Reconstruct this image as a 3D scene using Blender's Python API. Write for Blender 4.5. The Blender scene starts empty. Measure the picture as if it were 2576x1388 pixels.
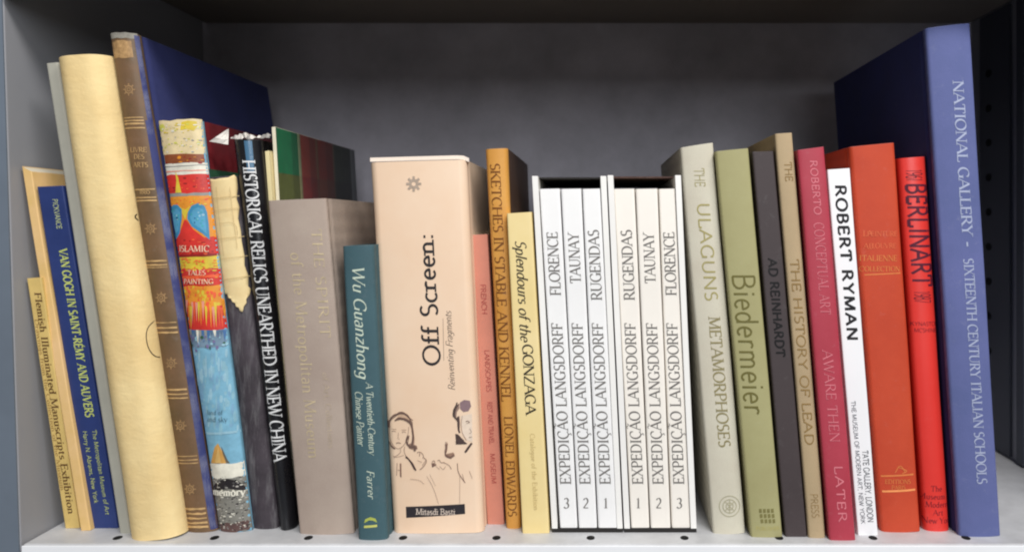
import bpy, bmesh, math, random
from mathutils import Vector, geometry, noise
random.seed(7)
R = math.radians
SC = bpy.context.scene
COL = SC.collection

# ------------------------------------------------------------------ camera, light, exposure
S = 0.0003                       # metres per layout unit on the shelf's front plane
VX, VY, D = 1503.0, 560.0, 0.627  # where the camera looks straight in, and its distance
FLOOR = 1368.0
CAMX, CAMZ = (VX - 1288) * S, (FLOOR - VY) * S
cam = bpy.data.cameras.new('camera'); cam_o = bpy.data.objects.new('camera', cam); COL.objects.link(cam_o)
cam_o.location = (CAMX, -D, CAMZ); cam_o.rotation_euler = (R(90), 0, 0)
cam.sensor_width = 36; cam.lens = 36 * D / (2576 * S)
cam.shift_x = -(VX - 1288) / 2576; cam.shift_y = -(694 - VY) / 2576
cam.clip_start = 0.02; cam.clip_end = 50
cam.dof.use_dof = True; cam.dof.focus_distance = D + 0.02; cam.dof.aperture_fstop = 5.6
SC.camera = cam_o
W = bpy.data.worlds.new('World'); SC.world = W; W.use_nodes = True
W.node_tree.nodes['Background'].inputs[0].default_value = (0.93, 0.96, 1.0, 1)
W.node_tree.nodes['Background'].inputs[1].default_value = 0.19
def area(name, loc, target, sx, sy, power, col):
    l = bpy.data.lights.new(name, 'AREA'); l.shape = 'RECTANGLE'; l.size = sx; l.size_y = sy
    l.energy = power; l.color = col
    o = bpy.data.objects.new(name, l); COL.objects.link(o); o.location = loc
    o.rotation_euler = (Vector(target) - Vector(loc)).to_track_quat('-Z', 'Y').to_euler()
    return o
area('ceiling_lamp', (0.55, -1.05, 1.72), (0, 0, 0.2), 1.2, 0.45, 36.6, (1.0, 0.965, 0.92))
area('far_ceiling_lamp', (0.95, -3.4, 1.50), (0, 0, 0.2), 1.4, 2.2, 76, (0.93, 0.96, 1.0))
SC.view_settings.view_transform = 'Standard'; SC.view_settings.look = 'None'
SC.cycles.filter_width = 2.1
SC.view_settings.exposure = 0; SC.view_settings.gamma = 1

# ------------------------------------------------------------------ materials
def lin(c):
    return tuple(((x / 255) / 12.92 if x / 255 <= 0.04045 else ((x / 255 + 0.055) / 1.055) ** 2.4) for x in c)
MATS = {}
def mat(name, rgb, rough=0.6, var=0.12, scale=25, bump=0.15, bscale=900, weave=0, scuff=0, spec=0.35, tint=None, metal=0, wear=None):
    if name in MATS: return MATS[name]
    m = bpy.data.materials.new(name); m.use_nodes = True; MATS[name] = m
    nt = m.node_tree; N = nt.nodes; L = nt.links
    p = N['Principled BSDF']; p.inputs['Roughness'].default_value = rough
    p.inputs['Specular IOR Level'].default_value = spec; p.inputs['Metallic'].default_value = metal
    c = lin(rgb)
    tc = N.new('ShaderNodeTexCoord')
    n1 = N.new('ShaderNodeTexNoise'); n1.inputs['Scale'].default_value = scale; n1.inputs['Detail'].default_value = 6
    n1.inputs['Roughness'].default_value = 0.65
    L.new(tc.outputs['Object'], n1.inputs['Vector'])
    mix = N.new('ShaderNodeMix'); mix.data_type = 'RGBA'
    r1 = N.new('ShaderNodeMapRange'); r1.inputs[1].default_value = 0.3; r1.inputs[2].default_value = 0.7
    L.new(n1.outputs[0], r1.inputs[0]); L.new(r1.outputs[0], mix.inputs[0])
    t = lin(tint) if tint else tuple(x * (1 - var) for x in c)
    mix.inputs[6].default_value = (*t, 1)
    mix.inputs[7].default_value = (*[min(1, x * (1 + var * 0.6)) for x in c], 1)
    out = mix.outputs[2]
    n2 = N.new('ShaderNodeTexNoise'); n2.inputs['Scale'].default_value = bscale; n2.inputs['Detail'].default_value = 3
    L.new(tc.outputs['Object'], n2.inputs['Vector'])
    h = n2.outputs[0]
    if weave:
        mp = N.new('ShaderNodeMapping'); mp.inputs['Scale'].default_value = (1, 0.2, 1)
        L.new(tc.outputs['Object'], mp.inputs[0])
        ws = []
        for d in ('X', 'Z'):
            w = N.new('ShaderNodeTexWave'); w.bands_direction = d; w.inputs['Scale'].default_value = weave
            w.inputs['Distortion'].default_value = 3; w.inputs['Detail'].default_value = 2; w.inputs['Detail Scale'].default_value = 2
            L.new(mp.outputs[0], w.inputs['Vector']); ws.append(w)
        mul = N.new('ShaderNodeMath'); mul.operation = 'ADD'
        L.new(ws[0].outputs['Fac'], mul.inputs[0]); L.new(ws[1].outputs['Fac'], mul.inputs[1])
        ad = N.new('ShaderNodeMath'); ad.operation = 'MULTIPLY_ADD'; ad.inputs[1].default_value = 0.5
        L.new(mul.outputs[0], ad.inputs[0]); L.new(n2.outputs[0], ad.inputs[2]); h = ad.outputs[0]
        mx = N.new('ShaderNodeMix'); mx.data_type = 'RGBA'; mx.blend_type = 'MULTIPLY'
        r2 = N.new('ShaderNodeMapRange'); r2.inputs[2].default_value = 2; r2.inputs[3].default_value = 0.82; r2.inputs[4].default_value = 1.1
        L.new(mul.outputs[0], r2.inputs[0])
        L.new(out, mx.inputs[6]); L.new(r2.outputs[0], mx.inputs[7]); mx.inputs[0].default_value = 1; out = mx.outputs[2]
    if scuff:
        n3 = N.new('ShaderNodeTexNoise'); n3.inputs['Scale'].default_value = 120; n3.inputs['Detail'].default_value = 8
        n3.inputs['Roughness'].default_value = 0.75
        L.new(tc.outputs['Object'], n3.inputs['Vector'])
        r3 = N.new('ShaderNodeMapRange'); r3.inputs[1].default_value = 0.58; r3.inputs[2].default_value = 0.75
        r3.inputs[4].default_value = scuff
        L.new(n3.outputs[0], r3.inputs[0])
        mx = N.new('ShaderNodeMix'); mx.data_type = 'RGBA'
        L.new(r3.outputs[0], mx.inputs[0]); L.new(out, mx.inputs[6])
        mx.inputs[7].default_value = (*[min(1, x * 0.55 + 0.22) for x in c], 1); out = mx.outputs[2]
    if wear is None: wear = .45 if name.endswith(('cloth', 'leather', 'gloss', 'card', 'board')) else 0
    if wear:
        bv = N.new('ShaderNodeBevel'); bv.samples = 4; bv.inputs['Radius'].default_value = .0011
        ge = N.new('ShaderNodeNewGeometry'); dp = N.new('ShaderNodeVectorMath'); dp.operation = 'DOT_PRODUCT'
        L.new(bv.outputs[0], dp.inputs[0]); L.new(ge.outputs['Normal'], dp.inputs[1])
        r4 = N.new('ShaderNodeMapRange'); r4.inputs[1].default_value = .99; r4.inputs[2].default_value = .8
        L.new(dp.outputs['Value'], r4.inputs[0])
        n4 = N.new('ShaderNodeTexNoise'); n4.inputs['Scale'].default_value = 60; n4.inputs['Detail'].default_value = 6
        L.new(tc.outputs['Object'], n4.inputs['Vector'])
        r5 = N.new('ShaderNodeMapRange'); r5.inputs[1].default_value = .4; r5.inputs[2].default_value = .62; r5.inputs[4].default_value = wear
        L.new(n4.outputs[0], r5.inputs[0])
        ml = N.new('ShaderNodeMath'); ml.operation = 'MULTIPLY'; L.new(r4.outputs[0], ml.inputs[0]); L.new(r5.outputs[0], ml.inputs[1])
        mx = N.new('ShaderNodeMix'); mx.data_type = 'RGBA'; L.new(ml.outputs[0], mx.inputs[0]); L.new(out, mx.inputs[6])
        mx.inputs[7].default_value = (*[min(1, x * .5 + .3) for x in c], 1); out = mx.outputs[2]
    L.new(out, p.inputs['Base Color'])
    rr = N.new('ShaderNodeMapRange'); rr.inputs[3].default_value = max(0.05, rough - 0.1); rr.inputs[4].default_value = min(1, rough + 0.1)
    L.new(n1.outputs[0], rr.inputs[0]); L.new(rr.outputs[0], p.inputs['Roughness'])
    if bump:
        b = N.new('ShaderNodeBump'); b.inputs['Strength'].default_value = bump; b.inputs['Distance'].default_value = 0.0004
        L.new(h, b.inputs['Height']); L.new(b.outputs[0], p.inputs['Normal'])
    return m
def ink(rgb, rough=0.6, var=0.12, fade=0.28):
    return mat('ink_%d_%d_%d' % tuple(rgb), rgb, rough, var, 180, 0, spec=0.3, scuff=fade)
def foil(rgb):
    return mat('foil_%d_%d_%d' % tuple(rgb), rgb, 0.42, 0.3, 260, 0, spec=0.5, metal=0.35, scuff=0.25)
def pages_mat():
    if 'pages' in MATS: return MATS['pages']
    m = mat('pages', (214, 205, 184), 0.85, 0.1, 40, 0.3, 300)
    return m
def art(rgb, rough=0.4): return mat('art_%d_%d_%d' % tuple(int(v) for v in rgb), rgb, rough, 0.22, 90, 0.05, spec=0.4)

# ------------------------------------------------------------------ helpers
def at(x, y, r):
    "layout point on the plane at depth ratio r -> world"
    return Vector((CAMX + (x - VX) * S * r, (r - 1) * D, CAMZ + (VY - y) * S * r))
def new_obj(name, me, parent=None):
    o = bpy.data.objects.new(name, me); COL.objects.link(o)
    if parent: o.parent = parent
    return o
def thing(name, loc, label, cat, group=None):
    o = bpy.data.objects.new(name, None); COL.objects.link(o); o.location = loc
    o.empty_display_size = 0.02
    o['label'] = label; o['category'] = cat
    if group: o['group'] = group
    return o
def mesh_from(name, verts, faces, mats, parent, fm=None, smooth=None):
    org = parent.matrix_basis.translation if parent else Vector()
    g = parent
    while g is not None and g.parent is not None:
        g = g.parent; org = org + g.matrix_basis.translation
    me = bpy.data.meshes.new(name)
    me.from_pydata([tuple(v - org) for v in verts], [], faces)
    for m in (mats if isinstance(mats, list) else [mats]): me.materials.append(m)
    if fm:
        for p, k in zip(me.polygons, fm): p.material_index = k
    me.validate(); me.update()
    if smooth:
        me.shade_smooth(); me.set_sharp_from_angle(angle=R(smooth))
    return new_obj(name, me, parent)
def prism(name, pts8, m, parent, bevel=0):
    "box from 8 corners: bottom 4 then top 4 (counter-clockwise from above)"
    f = [(3, 2, 1, 0), (4, 5, 6, 7), (0, 1, 5, 4), (1, 2, 6, 5), (2, 3, 7, 6), (3, 0, 4, 7)]
    o = mesh_from(name, [Vector(p) for p in pts8], f, m, parent)
    if bevel:
        b = o.modifiers.new('bevel', 'BEVEL'); b.width = bevel; b.segments = 2
    return o
def box(name, x0, x1, y0, y1, z0, z1, m, parent, bevel=0):
    return prism(name, [(x0, y0, z0), (x1, y0, z0), (x1, y1, z0), (x0, y1, z0), (x0, y0, z1), (x1, y0, z1), (x1, y1, z1), (x0, y1, z1)], m, parent, bevel)

# ------------------------------------------------------------------ drawn alphabet (pen skeletons)
def A_(cx, cy, rx, ry, a0, a1): return ('a', cx, cy, rx, ry, a0, a1)
# glyph: advance, strokes; stroke: [points / arcs...], flags  b/e serif at begin/end, t thin, k thick
G = {
'A': (.86, [([(.02, 0), (.42, 1)], 'tb'), ([(.4, 1), (.82, 0)], 'e'), ([(.17, .36), (.66, .36)], '')]),
'B': (.7, [([(.12, 0), (.12, 1)], 'be'), ([(.12, .985), (.32, .985), A_(.32, .755, .25, .23, 90, -90), (.12, .525)], ''), ([(.32, .525), A_(.34, .27, .3, .255, 90, -90), (.12, .015)], '')]),
'C': (.8, [([A_(.45, .5, .39, .5, 48, 312)], ''), ([(.72, .7), (.72, .95)], 't'), ]),
'D': (.86, [([(.12, 0), (.12, 1)], 'be'), ([(.12, .985), (.34, .985), A_(.34, .5, .44, .485, 90, -90), (.12, .015)], '')]),
'E': (.66, [([(.12, 0), (.12, 1)], 'be'), ([(.12, .98), (.56, .98)], ''), ([(.12, .52), (.48, .52)], ''), ([(.12, .02), (.6, .02)], ''), ([(.56, .8), (.56, .98)], 't'), ([(.6, .2), (.6, .02)], 't'), ([(.48, .42), (.48, .62)], 't')]),
'F': (.6, [([(.12, 0), (.12, 1)], 'be'), ([(.12, .98), (.56, .98)], ''), ([(.12, .5), (.46, .5)], ''), ([(.56, .78), (.56, .98)], 't'), ([(.46, .4), (.46, .6)], 't')]),
'G': (.86, [([A_(.45, .5, .39, .5, 48, 318)], ''), ([(.74, .02), (.74, .44)], 'e'), ([(.72, .72), (.72, .95)], 't')]),
'H': (.88, [([(.12, 0), (.12, 1)], 'be'), ([(.76, 0), (.76, 1)], 'be'), ([(.12, .52), (.76, .52)], '')]),
'I': (.36, [([(.18, 0), (.18, 1)], 'be')]),
'J': (.44, [([(.3, 1), (.3, .1), A_(.12, .08, .18, .22, 0, -120)], 'b')]),
'K': (.8, [([(.12, 0), (.12, 1)], 'be'), ([(.14, .45), (.68, 1)], 'te'), ([(.32, .6), (.76, 0)], 'e')]),
'L': (.62, [([(.12, 0), (.12, 1)], 'be'), ([(.12, .02), (.58, .02)], ''), ([(.58, .22), (.58, .02)], 't')]),
'M': (1.04, [([(.1, 0), (.14, 1)], 'tbe'), ([(.14, 1), (.5, .05)], 'k'), ([(.5, .05), (.88, 1)], 't'), ([(.88, 1), (.92, 0)], 'be')]),
'N': (.9, [([(.12, 0), (.12, 1)], 'tbe'), ([(.12, 1), (.78, 0)], 'k'), ([(.78, 0), (.78, 1)], 'te')]),
'O': (.92, [([A_(.46, .5, .4, .5, 90, 450)], '')]),
'P': (.66, [([(.12, 0), (.12, 1)], 'be'), ([(.12, .985), (.32, .985), A_(.32, .72, .28, .265, 90, -90), (.12, .455)], '')]),
'Q': (.92, [([A_(.46, .5, .4, .5, 90, 450)], ''), ([(.5, .05), (.9, -.22)], '')]),
'R': (.76, [([(.12, 0), (.12, 1)], 'be'), ([(.12, .985), (.32, .985), A_(.32, .735, .26, .25, 90, -90), (.12, .485)], ''), ([(.36, .47), (.74, 0)], 'e')]),
'S': (.58, [([A_(.29, .745, .21, .25, 40, 240), (.3, .5), A_(.28, .26, .23, .26, 70, -140)], '')]),
'T': (.74, [([(.37, 0), (.37, 1)], 'b'), ([(.04, .98), (.7, .98)], ''), ([(.04, .76), (.04, .98)], 't'), ([(.7, .76), (.7, .98)], 't')]),
'U': (.86, [([(.14, 1), (.14, .32), A_(.43, .32, .29, .32, 180, 270)], 'b'), ([A_(.43, .32, .29, .32, 270, 360), (.72, 1)], 'te')]),
'V': (.84, [([(.02, 1), (.42, 0)], 'b'), ([(.42, 0), (.8, 1)], 'te')]),
'W': (1.16, [([(.02, 1), (.34, 0)], 'b'), ([(.34, 0), (.58, .95)], 't'), ([(.56, 1), (.84, 0)], ''), ([(.84, 0), (1.12, 1)], 'te')]),
'X': (.8, [([(.06, 1), (.74, 0)], 'be'), ([(.06, 0), (.7, 1)], 'tbe')]),
'Y': (.78, [([(.04, 1), (.39, .48)], 'b'), ([(.39, .48), (.74, 1)], 'te'), ([(.39, .48), (.39, 0)], 'e')]),
'Z': (.72, [([(.08, .98), (.66, .98)], ''), ([(.64, .98), (.06, .02)], 'k'), ([(.06, .02), (.68, .02)], '')]),
'a': (.5, [([A_(.22, .45, .17, .17, 150, 0), (.39, 0)], ''), ([A_(.22, .17, .17, .18, 60, 360)], '')]),
'b': (.58, [([(.12, 0), (.12, 1)], 'e'), ([A_(.3, .31, .2, .31, -170, 170)], '')]),
'c': (.48, [([A_(.28, .31, .22, .31, 50, 310)], '')]),
'd': (.58, [([(.46, 0), (.46, 1)], 'be'), ([A_(.27, .31, .2, .31, 10, 350)], '')]),
'e': (.52, [([(.08, .34), (.46, .34), A_(.27, .32, .2, .3, 0, 315)], '')]),
'f': (.36, [([(.16, 0), (.16, .8), A_(.3, .8, .14, .2, 180, 50)], 'b'), ([(.02, .61), (.34, .61)], '')]),
'g': (.56, [([A_(.26, .36, .18, .25, 0, 360)], ''), ([(.44, .6), (.44, -.1), A_(.25, -.1, .19, .18, 0, -150)], '')]),
'h': (.6, [([(.12, 0), (.12, 1)], 'be'), ([A_(.29, .4, .18, .22, 160, 0), (.47, 0)], 'e')]),
'i': (.28, [([(.14, 0), (.14, .62)], 'be'), ([(.14, .82), (.14, .92)], 'k')]),
'j': (.28, [([(.16, .62), (.16, -.1), A_(.04, -.1, .12, .18, 0, -120)], 'b'), ([(.16, .82), (.16, .92)], 'k')]),
'k': (.56, [([(.12, 0), (.12, 1)], 'be'), ([(.14, .28), (.46, .62)], 'te'), ([(.24, .38), (.52, 0)], 'e')]),
'l': (.28, [([(.14, 0), (.14, 1)], 'be')]),
'm': (.9, [([(.12, 0), (.12, .62)], 'be'), ([A_(.28, .42, .16, .2, 160, 0), (.44, 0)], 'e'), ([A_(.6, .42, .16, .2, 160, 0), (.76, 0)], 'e')]),
'n': (.6, [([(.12, 0), (.12, .62)], 'be'), ([A_(.29, .4, .18, .22, 160, 0), (.47, 0)], 'e')]),
'o': (.56, [([A_(.28, .31, .22, .31, 90, 450)], '')]),
'p': (.58, [([(.12, -.3), (.12, .62)], 'be'), ([A_(.3, .31, .2, .31, -170, 170)], '')]),
'q': (.58, [([(.46, -.3), (.46, .62)], 'be'), ([A_(.27, .31, .2, .31, 10, 350)], '')]),
'r': (.42, [([(.12, 0), (.12, .62)], 'be'), ([A_(.28, .42, .16, .2, 165, 40)], '')]),
's': (.44, [([A_(.22, .46, .15, .16, 40, 240), (.22, .31), A_(.21, .16, .17, .16, 70, -140)], '')]),
't': (.38, [([(.16, .8), (.16, .14), A_(.28, .14, .12, .14, 180, 300)], ''), ([(.02, .61), (.34, .61)], '')]),
'u': (.6, [([(.12, .62), (.12, .2), A_(.28, .2, .16, .2, 180, 320)], 'b'), ([(.46, 0), (.46, .62)], 'be')]),
'v': (.52, [([(.03, .62), (.26, 0)], 'b'), ([(.26, 0), (.49, .62)], 'te')]),
'w': (.8, [([(.03, .62), (.23, 0)], 'b'), ([(.23, 0), (.4, .6)], 't'), ([(.39, .62), (.57, 0)], ''), ([(.57, 0), (.77, .62)], 'te')]),
'x': (.54, [([(.05, .62), (.49, 0)], 'be'), ([(.05, 0), (.48, .62)], 'tbe')]),
'y': (.52, [([(.03, .62), (.27, 0)], 'b'), ([(.49, .62), (.2, -.26), (.08, -.28)], 'tb')]),
'z': (.48, [([(.06, .6), (.42, .6)], ''), ([(.42, .6), (.05, .02)], 'k'), ([(.05, .02), (.44, .02)], '')]),
'0': (.6, [([A_(.3, .5, .24, .5, 90, 450)], '')]),
'1': (.4, [([(.2, 0), (.2, 1), (.06, .86)], 'b')]),
'2': (.56, [([A_(.27, .72, .21, .28, 160, -30), (.06, .03)], ''), ([(.06, .03), (.52, .03)], '')]),
'3': (.54, [([A_(.24, .76, .2, .24, 150, -90)], ''), ([A_(.24, .26, .24, .26, 90, -150)], '')]),
'4': (.58, [([(.42, 0), (.42, 1), (.04, .3), (.56, .3)], '')]),
'5': (.54, [([(.46, .98), (.14, .98), (.1, .55), A_(.25, .32, .23, .31, 110, -140)], '')]),
'6': (.58, [([A_(.29, .3, .22, .3, 90, 450)], ''), ([A_(.45, .34, .38, .64, 95, 180)], '')]),
'7': (.52, [([(.05, .98), (.5, .98), (.18, 0)], '')]),
'8': (.56, [([A_(.28, .75, .19, .25, 90, 450)], ''), ([A_(.28, .26, .23, .26, 90, 450)], '')]),
'9': (.58, [([A_(.29, .7, .22, .3, 90, 450)], ''), ([A_(.13, .66, .38, .64, -85, 0)], '')]),
':': (.3, [([(.14, .02), (.14, .14)], 'k'), ([(.14, .48), (.14, .6)], 'k')]),
'.': (.26, [([(.12, .0), (.12, .1)], 'k')]),
',': (.26, [([(.14, .1), (.08, -.14)], 'k')]),
'\u00b7': (.4, [([(.2, .42), (.2, .56)], 'k')]),
'-': (.4, [([(.06, .32), (.34, .32)], '')]),
' ': (.34, []),
}
G['\u00c7'] = (.8, G['C'][1] + [([(.46, 0), (.44, -.12), A_(.44, -.2, .1, .08, 90, -140)], 't')])
G['\u00c3'] = (.86, G['A'][1] + [([A_(.3, 1.16, .11, .09, 180, 20), A_(.52, 1.2, .11, .09, 200, 360)], 't')])
G['\u00c9'] = (.66, G['E'][1] + [([(.26, 1.1), (.46, 1.26)], 't')])
def expand(items):
    pts = []
    for it in items:
        if it[0] == 'a':
            _, cx, cy, rx, ry, a0, a1 = it
            n = max(4, int(abs(a1 - a0) / 18))
            for i in range(n + 1):
                a = R(a0 + (a1 - a0) * i / n); pts.append((cx + rx * math.cos(a), cy + ry * math.sin(a)))
        else: pts.append(it)
    out = [pts[0]]
    for p in pts[1:]:
        if math.hypot(p[0] - out[-1][0], p[1] - out[-1][1]) > 1e-4: out.append(p)
    return out
def ribbon(pts, wf, maxseg=.25):
    "2D polyline -> list of quads; wf(dx,dy) gives the width for a direction"
    P = [pts[0]]
    for a, b in zip(pts, pts[1:]):
        n = max(1, math.ceil(math.hypot(b[0] - a[0], b[1] - a[1]) / maxseg))
        for i in range(1, n + 1): P.append((a[0] + (b[0] - a[0]) * i / n, a[1] + (b[1] - a[1]) * i / n))
    Ls, Rs = [], []
    for i, p in enumerate(P):
        q0 = P[max(0, i - 1)]; q1 = P[min(len(P) - 1, i + 1)]
        dx, dy = q1[0] - q0[0], q1[1] - q0[1]; l = math.hypot(dx, dy) or 1; dx /= l; dy /= l
        h = wf(dx, dy) / 2
        Ls.append((p[0] - dy * h, p[1] + dx * h)); Rs.append((p[0] + dy * h, p[1] - dx * h))
    return [(Rs[i], Rs[i + 1], Ls[i + 1], Ls[i]) for i in range(len(P) - 1)]
STY = dict(serif=dict(w=.15, con=.34, ser=.11, st=.05), bold=dict(w=.21, con=.5, ser=.1, st=.06), light=dict(w=.09, con=.45, ser=.07, st=.04),
           slab=dict(w=.125, con=1, ser=.15, st=.1), sans=dict(w=.11, con=1, ser=0, st=0), thin=dict(w=.075, con=1, ser=0, st=0),
           regular=dict(w=.092, con=1, ser=0, st=0), medium=dict(w=.15, con=1, ser=0, st=0), heavy=dict(w=.2, con=.9, ser=0, st=0), script=dict(w=.09, con=.5, ser=0, st=0, shear=.25), italic=dict(w=.125, con=.4, ser=.05, st=.045, shear=.22))
def layout(s, style, track=0.06):
    "string -> [(quads, layer)], width ; unit = cap height"
    st = STY[style]; w, con = st['w'], st['con']; ns, nc = math.sin(R(18)), math.cos(R(18))
    x = 0; out = []; layer = 0
    for ch in s:
        adv, strokes = G.get(ch, G[' '])
        for items, fl in strokes:
            pts = expand(items)
            if st.get('shear'): pts = [(px + st['shear'] * py, py) for px, py in pts]
            pts = [(px + x, py) for px, py in pts]
            f = .5 if ('t' in fl and con < .95) else (1.05 if 'k' in fl else 1)
            if con >= .95: wf = lambda dx, dy: w
            else: wf = lambda dx, dy, f=f: max(w * con, (w * con + w * (1 - con) * abs(dx * ns - dy * nc) * 1.05) * f)
            out.append((ribbon(pts, wf), layer % 5)); layer += 1
            if st['ser']:
                for flag, p in (('b', pts[0]), ('e', pts[-1])):
                    if flag in fl:
                        sg = 1 if p[1] < .3 else -1
                        yy = p[1] + sg * st['st'] / 2; hw = st['ser'] + w * .3
                        out.append((ribbon([(p[0] - hw, yy), (p[0] + hw, yy)], lambda dx, dy: st['st']), layer % 5)); layer += 1
        x += adv + track
    return out, max(.01, x - track)

# ------------------------------------------------------------------ books
GRP = 'books standing side by side on the shelf'
class Book:
    def __init__(self, name, label, TL, TR, BR, BL, r, depth, m, bulge=0.0, er=0.0012, board=0.0022, square=0.003,
                 hinge=True, group=GRP, pages=None, pw=2.2, cat='book', wob=0.0004, boards_m=None):
        self.q = (TL, TR, BR, BL); self.r = r; self.m = m
        depth, rt = depth if isinstance(depth, tuple) else (depth, r)
        self.P = [at(*TL, rt), at(*TR, rt), at(*BR, r), at(*BL, r)]; self.lean = (rt - r) * D
        self.w = (self.P[1] - self.P[0]).length; self.h = ((self.P[0] + self.P[1]) / 2 - (self.P[2] + self.P[3]) / 2).length
        self.pw = pw; self.bulge, self.er, self.wob = bulge, min(er, self.w * .45), wob
        self.seed = random.random() * 100
        self.y0 = (r - 1) * D; self.depth = depth
        zb = min(self.P[2].z, self.P[3].z)
        base = (self.P[2] + self.P[3]) / 2; base.z = zb; base.y = self.y0 + depth / 2
        self.root = thing(name, base, label, cat, group)
        self.cover(board, hinge, square, boards_m)
        pm = pages or pages_mat()
        if square is not None: self.page_block(board, square, pm)
    def yprof(self, u):
        e = min(u, 1 - u) * self.w; y = -self.bulge * (1 - abs(2 * u - 1) ** self.pw)
        if e < self.er: y += self.er - math.sqrt(max(0, self.er ** 2 - (self.er - e) ** 2))
        return y
    def pt(self, u, v, dy=0.0):
        TL, TR, BR, BL = self.P
        p = BL.lerp(BR, u).lerp(TL.lerp(TR, u), v)
        n = noise.noise(Vector((self.seed, v * 3.1, 0))) * self.wob
        return Vector((p.x + n * (1 if 0.02 < v < .98 else .5), self.y0 + self.lean * v + dy, p.z))
    def surf(self, u, v, off):
        u_ = min(max(u, 0), 1); e = .004
        s = (self.yprof(min(1, u_ + e)) - self.yprof(max(0, u_ - e))) / (2 * e * self.w)
        s = max(-3, min(3, s)); l = math.sqrt(1 + s * s)
        p = self.pt(u_, v, self.yprof(u_)); p.x += off * s / l; p.y -= off / l
        return p
    def cover(self, t, hinge, square, boards_m):
        w, dep = self.w, self.depth
        us = []
        n = 14 if self.bulge > .001 else 6
        for i in range(5): us.append(self.er / w * (1 - math.cos(R(90 * i / 4))) if self.er else i * .01)
        us = sorted(set([round(a, 5) for a in us] + [round(1 - a, 5) for a in us] + [round(i / n, 5) for i in range(1, n)]))
        us = [a for i, a in enumerate(us) if i == 0 or a - us[i - 1] > 1e-4]
        ys = self.er
        side = [(0, dep), (0, dep * .6), (0, ys + .013), (0, ys + .009)] if hinge else [(0, dep), (0, dep * .5)]
        if hinge: side += [(.0009 / w, ys + .0068), (.0009 / w, ys + .0055), (0, ys + .003)]
        outer = [(a, b) for a, b in side] + [(u, self.yprof(u)) for u in us] + [(1 - a, b) for a, b in reversed(side)]
        tw = min(t / w, .3)
        inner = []
        for (u, y) in outer: inner.append((min(max(u, tw), 1 - tw), min(y + t, dep) if y < ys + .002 else y))
        nv = 16; rows = [i / nv for i in range(nv + 1)]
        verts, faces, fm = [], [], []; no = len(outer)
        for v in rows:
            for u, y in outer: verts.append(self.pt(u, v, y))
            for u, y in inner: verts.append(self.pt(u, v, y))
        k = 2 * no; ns = len(side)
        for j in range(nv):
            a, b = j * k, (j + 1) * k
            for i in range(no - 1):
                faces.append((a + i, a + i + 1, b + i + 1, b + i)); fm.append(1 if boards_m and (i < ns - 1 or i > no - ns - 1) else 0)
                c, d = a + no, b + no
                faces.append((c + i + 1, c + i, d + i, d + i + 1)); fm.append(0)
            faces.append((a + no, a, b, b + no)); fm.append(0)
            faces.append((a + no - 1, a + k - 1, b + k - 1, b + no - 1)); fm.append(0)
        for i in range(no - 1):
            faces.append((i + 1, i, no + i, no + i + 1)); fm.append(0)
            b = nv * k
            faces.append((b + i, b + i + 1, b + no + i + 1, b + no + i)); fm.append(0)
        mats = [self.m] + ([boards_m] if boards_m else [])
        self.cov = mesh_from('cover', verts, faces, mats, self.root, fm, 40)
    def page_block(self, t, sq, m):
        u0, u1 = min(t * 1.05 / self.w, .31), 1 - min(t * 1.05 / self.w, .31); v0, v1 = sq / self.h, 1 - sq / self.h
        ya, yb = t * 1.1 + self.er * .6, self.depth - max(sq, .0005)
        c = [(u0, ya), (u1, ya), (u1, yb), (u0, yb)]
        prism('page_block', [self.pt(u, v0, y) for u, y in c] + [self.pt(u, v1, y) for u, y in c], m, self.root)
    # ---- layout units -> spine (u, v)
    def uv(self, x, y):
        (tlx, tly), (trx, try_), (brx, bry), (blx, bly) = self.q
        v = .5; u = .5
        for _ in range(6):
            lx, rx = blx + (tlx - blx) * v, brx + (trx - brx) * v; u = (x - lx) / (rx - lx)
            yb, yt = bly + (bry - bly) * u, tly + (try_ - tly) * u; v = (yb - y) / (yb - yt)
        return u, v
    def decal(self, name, items, mats, parent=None):
        "items: (list of polygons in layout units, material index, offset)"
        verts, faces, fm = [], [], []
        for polys, mi, off in items:
            for poly in polys:
                b = len(verts)
                for x, y in poly:
                    u, v = self.uv(x, y); verts.append(self.surf(u, v, off))
                faces.append(tuple(range(b, b + len(poly)))); fm.append(mi)
        return mesh_from(name, verts, faces, mats, parent or self.root, fm)
    def text(self, s, style, m, y0, y1, u, size, up=False, across=False, name='title', off=.0002, track=.06):
        """letters along the spine from layout y0 to y1 with cap height size (layout units)"""
        strokes, wd = layout(s, style, track)
        items = []
        for quads, ly in strokes:
            polys = []
            for q in quads:
                pq = []
                for tx, ty in q:
                    if across:
                        cx = u; xx = cx + (tx - wd / 2) * size; yy = y0 - ty * size
                        pq.append((xx, yy)); continue
                    f = tx / wd
                    y = y0 + (y1 - y0) * f
                    v = self.uv(1, y)[1]; v = v if 0 < v < 1 else .5
                    (tlx, tly), (trx, try_), (brx, bry), (blx, bly) = self.q
                    # centre line at that height
                    yb, yt = bly + (bry - bly) * u, tly + (try_ - tly) * u; vv = (yb - y) / (yb - yt)
                    lx, rx = blx + (tlx - blx) * vv, brx + (trx - brx) * vv
                    xc = lx + (rx - lx) * u
                    d = (ty - .5) * size
                    pq.append((xc - d, y) if up else (xc + d, y))
                polys.append(pq if not up else pq)
            items.append((polys, 0, off + ly * .00002))
        return self.decal(name, items, [m])
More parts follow.
